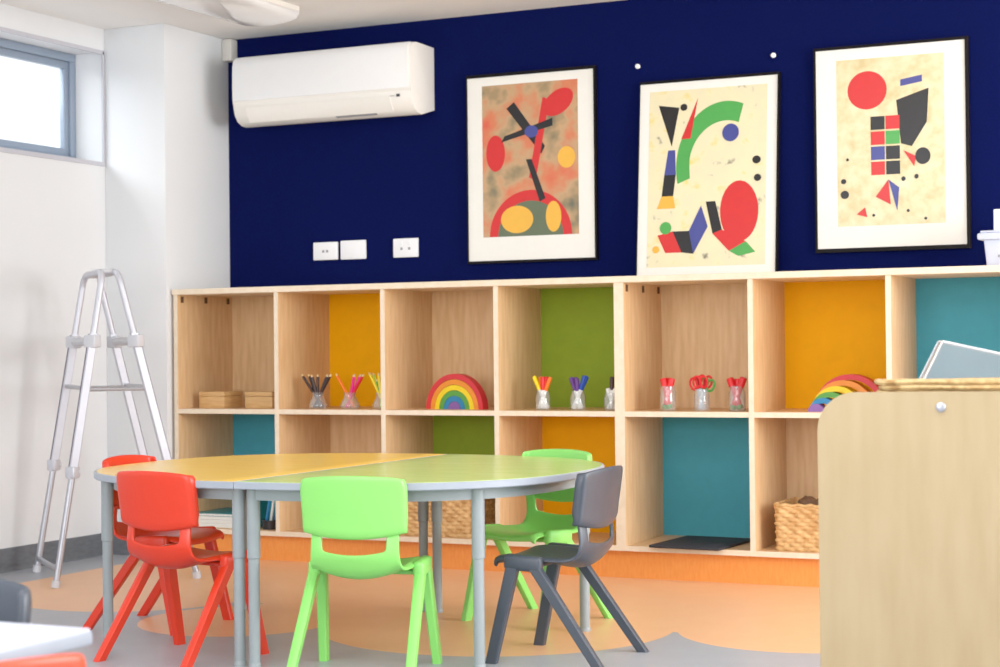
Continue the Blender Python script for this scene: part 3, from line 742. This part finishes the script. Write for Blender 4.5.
# seagrass mats: oval coiled rope
nm = 9
mesh0 = None
for i in range(nm):
    z = .655 +   .0046 + i*.0088
    if mesh0 is None:
        pts = []; turns = 9
        for k in range(turns*28+1):
            a = 2*PI*k/28; f = .06 + .94*k/(turns*28)
            pts.append((.205*f*math.cos(a), .078*f*math.sin(a), .0007*math.sin(a*5)))
        bm = add_tube(B(), pts, [.0045+.0005*math.sin(k*1.7) for k in range(len(pts))], 6)
        o = finish('woven_mat', bm, M['raffia'], None, True); mesh0 = o.data
    else:
        o = bpy.data.objects.new('woven_mat', mesh0); COL.objects.link(o)
    o.location = cabpt(.292+.004*math.sin(i*2.1), .104+.002*math.cos(i*3), z); o.rotation_euler = (0, 0, ca+.02*math.sin(i*1.9))
    tag(o, ['lowest', 'second', 'third', 'fourth', 'middle', 'sixth', 'seventh', 'second from top', 'topmost'][i]+(' of the tan woven mats stacked on the birch cabinet' if i in (0, 7, 8, 4) else ' from bottom of the tan woven mats on the birch cabinet'), 'mat', 'woven mats on the birch cabinet')
# clear tub tipped behind the mats
r = thing('clear_tub', cabpt(.33, .285, .661), 'clear plastic tub lying tipped on the birch cabinet behind the mats', 'tub')
r.rotation_euler = (0, 0, 0)
bm = B()
w, d, h, t = .150, .075, .078, .002
def tubring(k, z, tk): return [bm.verts.new(v) for v in ((-w*k+tk, -d*k+tk, z), (w*k-tk, -d*k+tk, z), (w*k-tk, d*k-tk, z), (-w*k+tk, d*k-tk, z))]
ra, rb, rc_, rd = tubring(.88, h, 0), tubring(1, 0, 0), tubring(1, 0, t), tubring(.88, h-t, t)
for a, b in ((ra, rb), (rb, rc_), (rc_, rd)):
    for k in range(4): bm.faces.new((a[k], a[(k+1) % 4], b[(k+1) % 4], b[k]))
bm.faces.new(ra[::-1]); bm.faces.new(rd)
bmesh.ops.translate(bm, vec=(0, 0, 0), verts=bm.verts)
tb = finish('tub_body', bm, M['clear'], r)
rim = add_tube(B(), [(-w, -d, .003), (w, -d, .003), (w, d, .003), (-w, d, .003)], .0035, 6, closed=True); add_tube(rim, [(-w*.88, -d*.88, h), (w*.88, -d*.88, h), (w*.88, d*.88, h), (-w*.88, d*.88, h)], .0022, 6, closed=True)
for qx in (-1, 1):
    for qy in (-1, 1): add_tube(rim, [(qx*w, qy*d, .002), (qx*w*.88, qy*d*.88, h)], .002, 6)
rm = finish('tub_rim', rim, M['clearrim'], r)
tilt = (Rz @ Matrix.Rotation(math.radians(13), 4, 'Y'))
r.rotation_euler = tilt.to_euler()
r.location = cabpt(.322, .275, .655) + tilt.to_3x3() @ Vector((0, 0, 0)) + Vector((0, 0, .0375))

# ------------------------------------------------------------------ scale to metres
seen = set()
for o in list(bpy.data.objects):
    o.location = o.location * S
    if o.type == 'MESH' and o.data.name not in seen:
        seen.add(o.data.name); o.data.transform(Matrix.Scale(S, 4))

# ------------------------------------------------------------------ camera
cx, cy, cz, yaw, pit, roll, fpx = 4.0623, -5.6111, .7923, -.4422, .0091, -.0106, 1748.61
# refined values
cp, sp, cyw, syw = math.cos(pit), math.sin(pit), math.cos(yaw), math.sin(yaw)
F = Vector((syw*cp, cyw*cp, sp)); R = Vector((cyw, -syw, 0)); U = R.cross(F)
R2 = R*math.cos(roll)+U*math.sin(roll); U2 = -R*math.sin(roll)+U*math.cos(roll)
cam = bpy.data.cameras.new('camera'); co = bpy.data.objects.new('camera', cam); COL.objects.link(co)
mw = Matrix(((R2.x, U2.x, -F.x, cx*S), (R2.y, U2.y, -F.y, cy*S), (R2.z, U2.z, -F.z, cz*S), (0, 0, 0, 1)))
co.matrix_world = mw
cam.sensor_fit = 'HORIZONTAL'; cam.sensor_width = 36; cam.lens = fpx*36/1000
cam.clip_start = .1; cam.clip_end = 200
cam.dof.use_dof = True; cam.dof.aperture_fstop = 6.3
cam.dof.focus_distance = (Vector((2.05, -1.6, .3))-Vector((cx, cy, cz))).dot(F)*S
scene.camera = co

# ------------------------------------------------------------------ light
w = bpy.data.worlds.new('sky'); scene.world = w; w.use_nodes = True
bg = w.node_tree.nodes['Background']; bg.inputs[0].default_value = (.93, .965, 1.0, 1); bg.inputs[1].default_value = 1.0
def area(name, loc, target, sx, sy, e, col=(1, 1, 1)):
    l = bpy.data.lights.new(name, 'AREA'); l.shape = 'RECTANGLE'; l.size = sx*S; l.size_y = sy*S; l.energy = e; l.color = col
    o = bpy.data.objects.new(name, l); o.location = Vector(loc)*S; COL.objects.link(o)
    o.rotation_euler = (Vector(target)-Vector(loc)).to_track_quat('-Z', 'Y').to_euler()
    return o
area('window_daylight', (-1.25, -.95, 2.35), (.3, -.2, 1.1), 1.5, .9, 30, (.95, .98, 1))
area('side_window_daylight', (6.2, -1.2, 1.3), (1.5, -1.0, .7), 3.0, 1.7, 140, (1, 1, 1))
area('rear_window_daylight', (2.6, -8.0, 1.4), (1.6, 0, .8), 4.4, 1.8, 120, (1, 1, 1))
area('ceiling_fill', (2.6, -3.4, 2.06), (2.5, -3.2, 0), 3.6, 2.6, 80, (1, 1, 1))  # added fill lamp below the ceiling, out of view, brightens tabletops and floor
scene.view_settings.view_transform = 'Standard'
scene.view_settings.look = 'None'
scene.view_settings.exposure = 0.60
scene.view_settings.gamma = 1.12
scene.cycles.max_bounces = 8
scene.cycles.transparent_max_bounces = 16
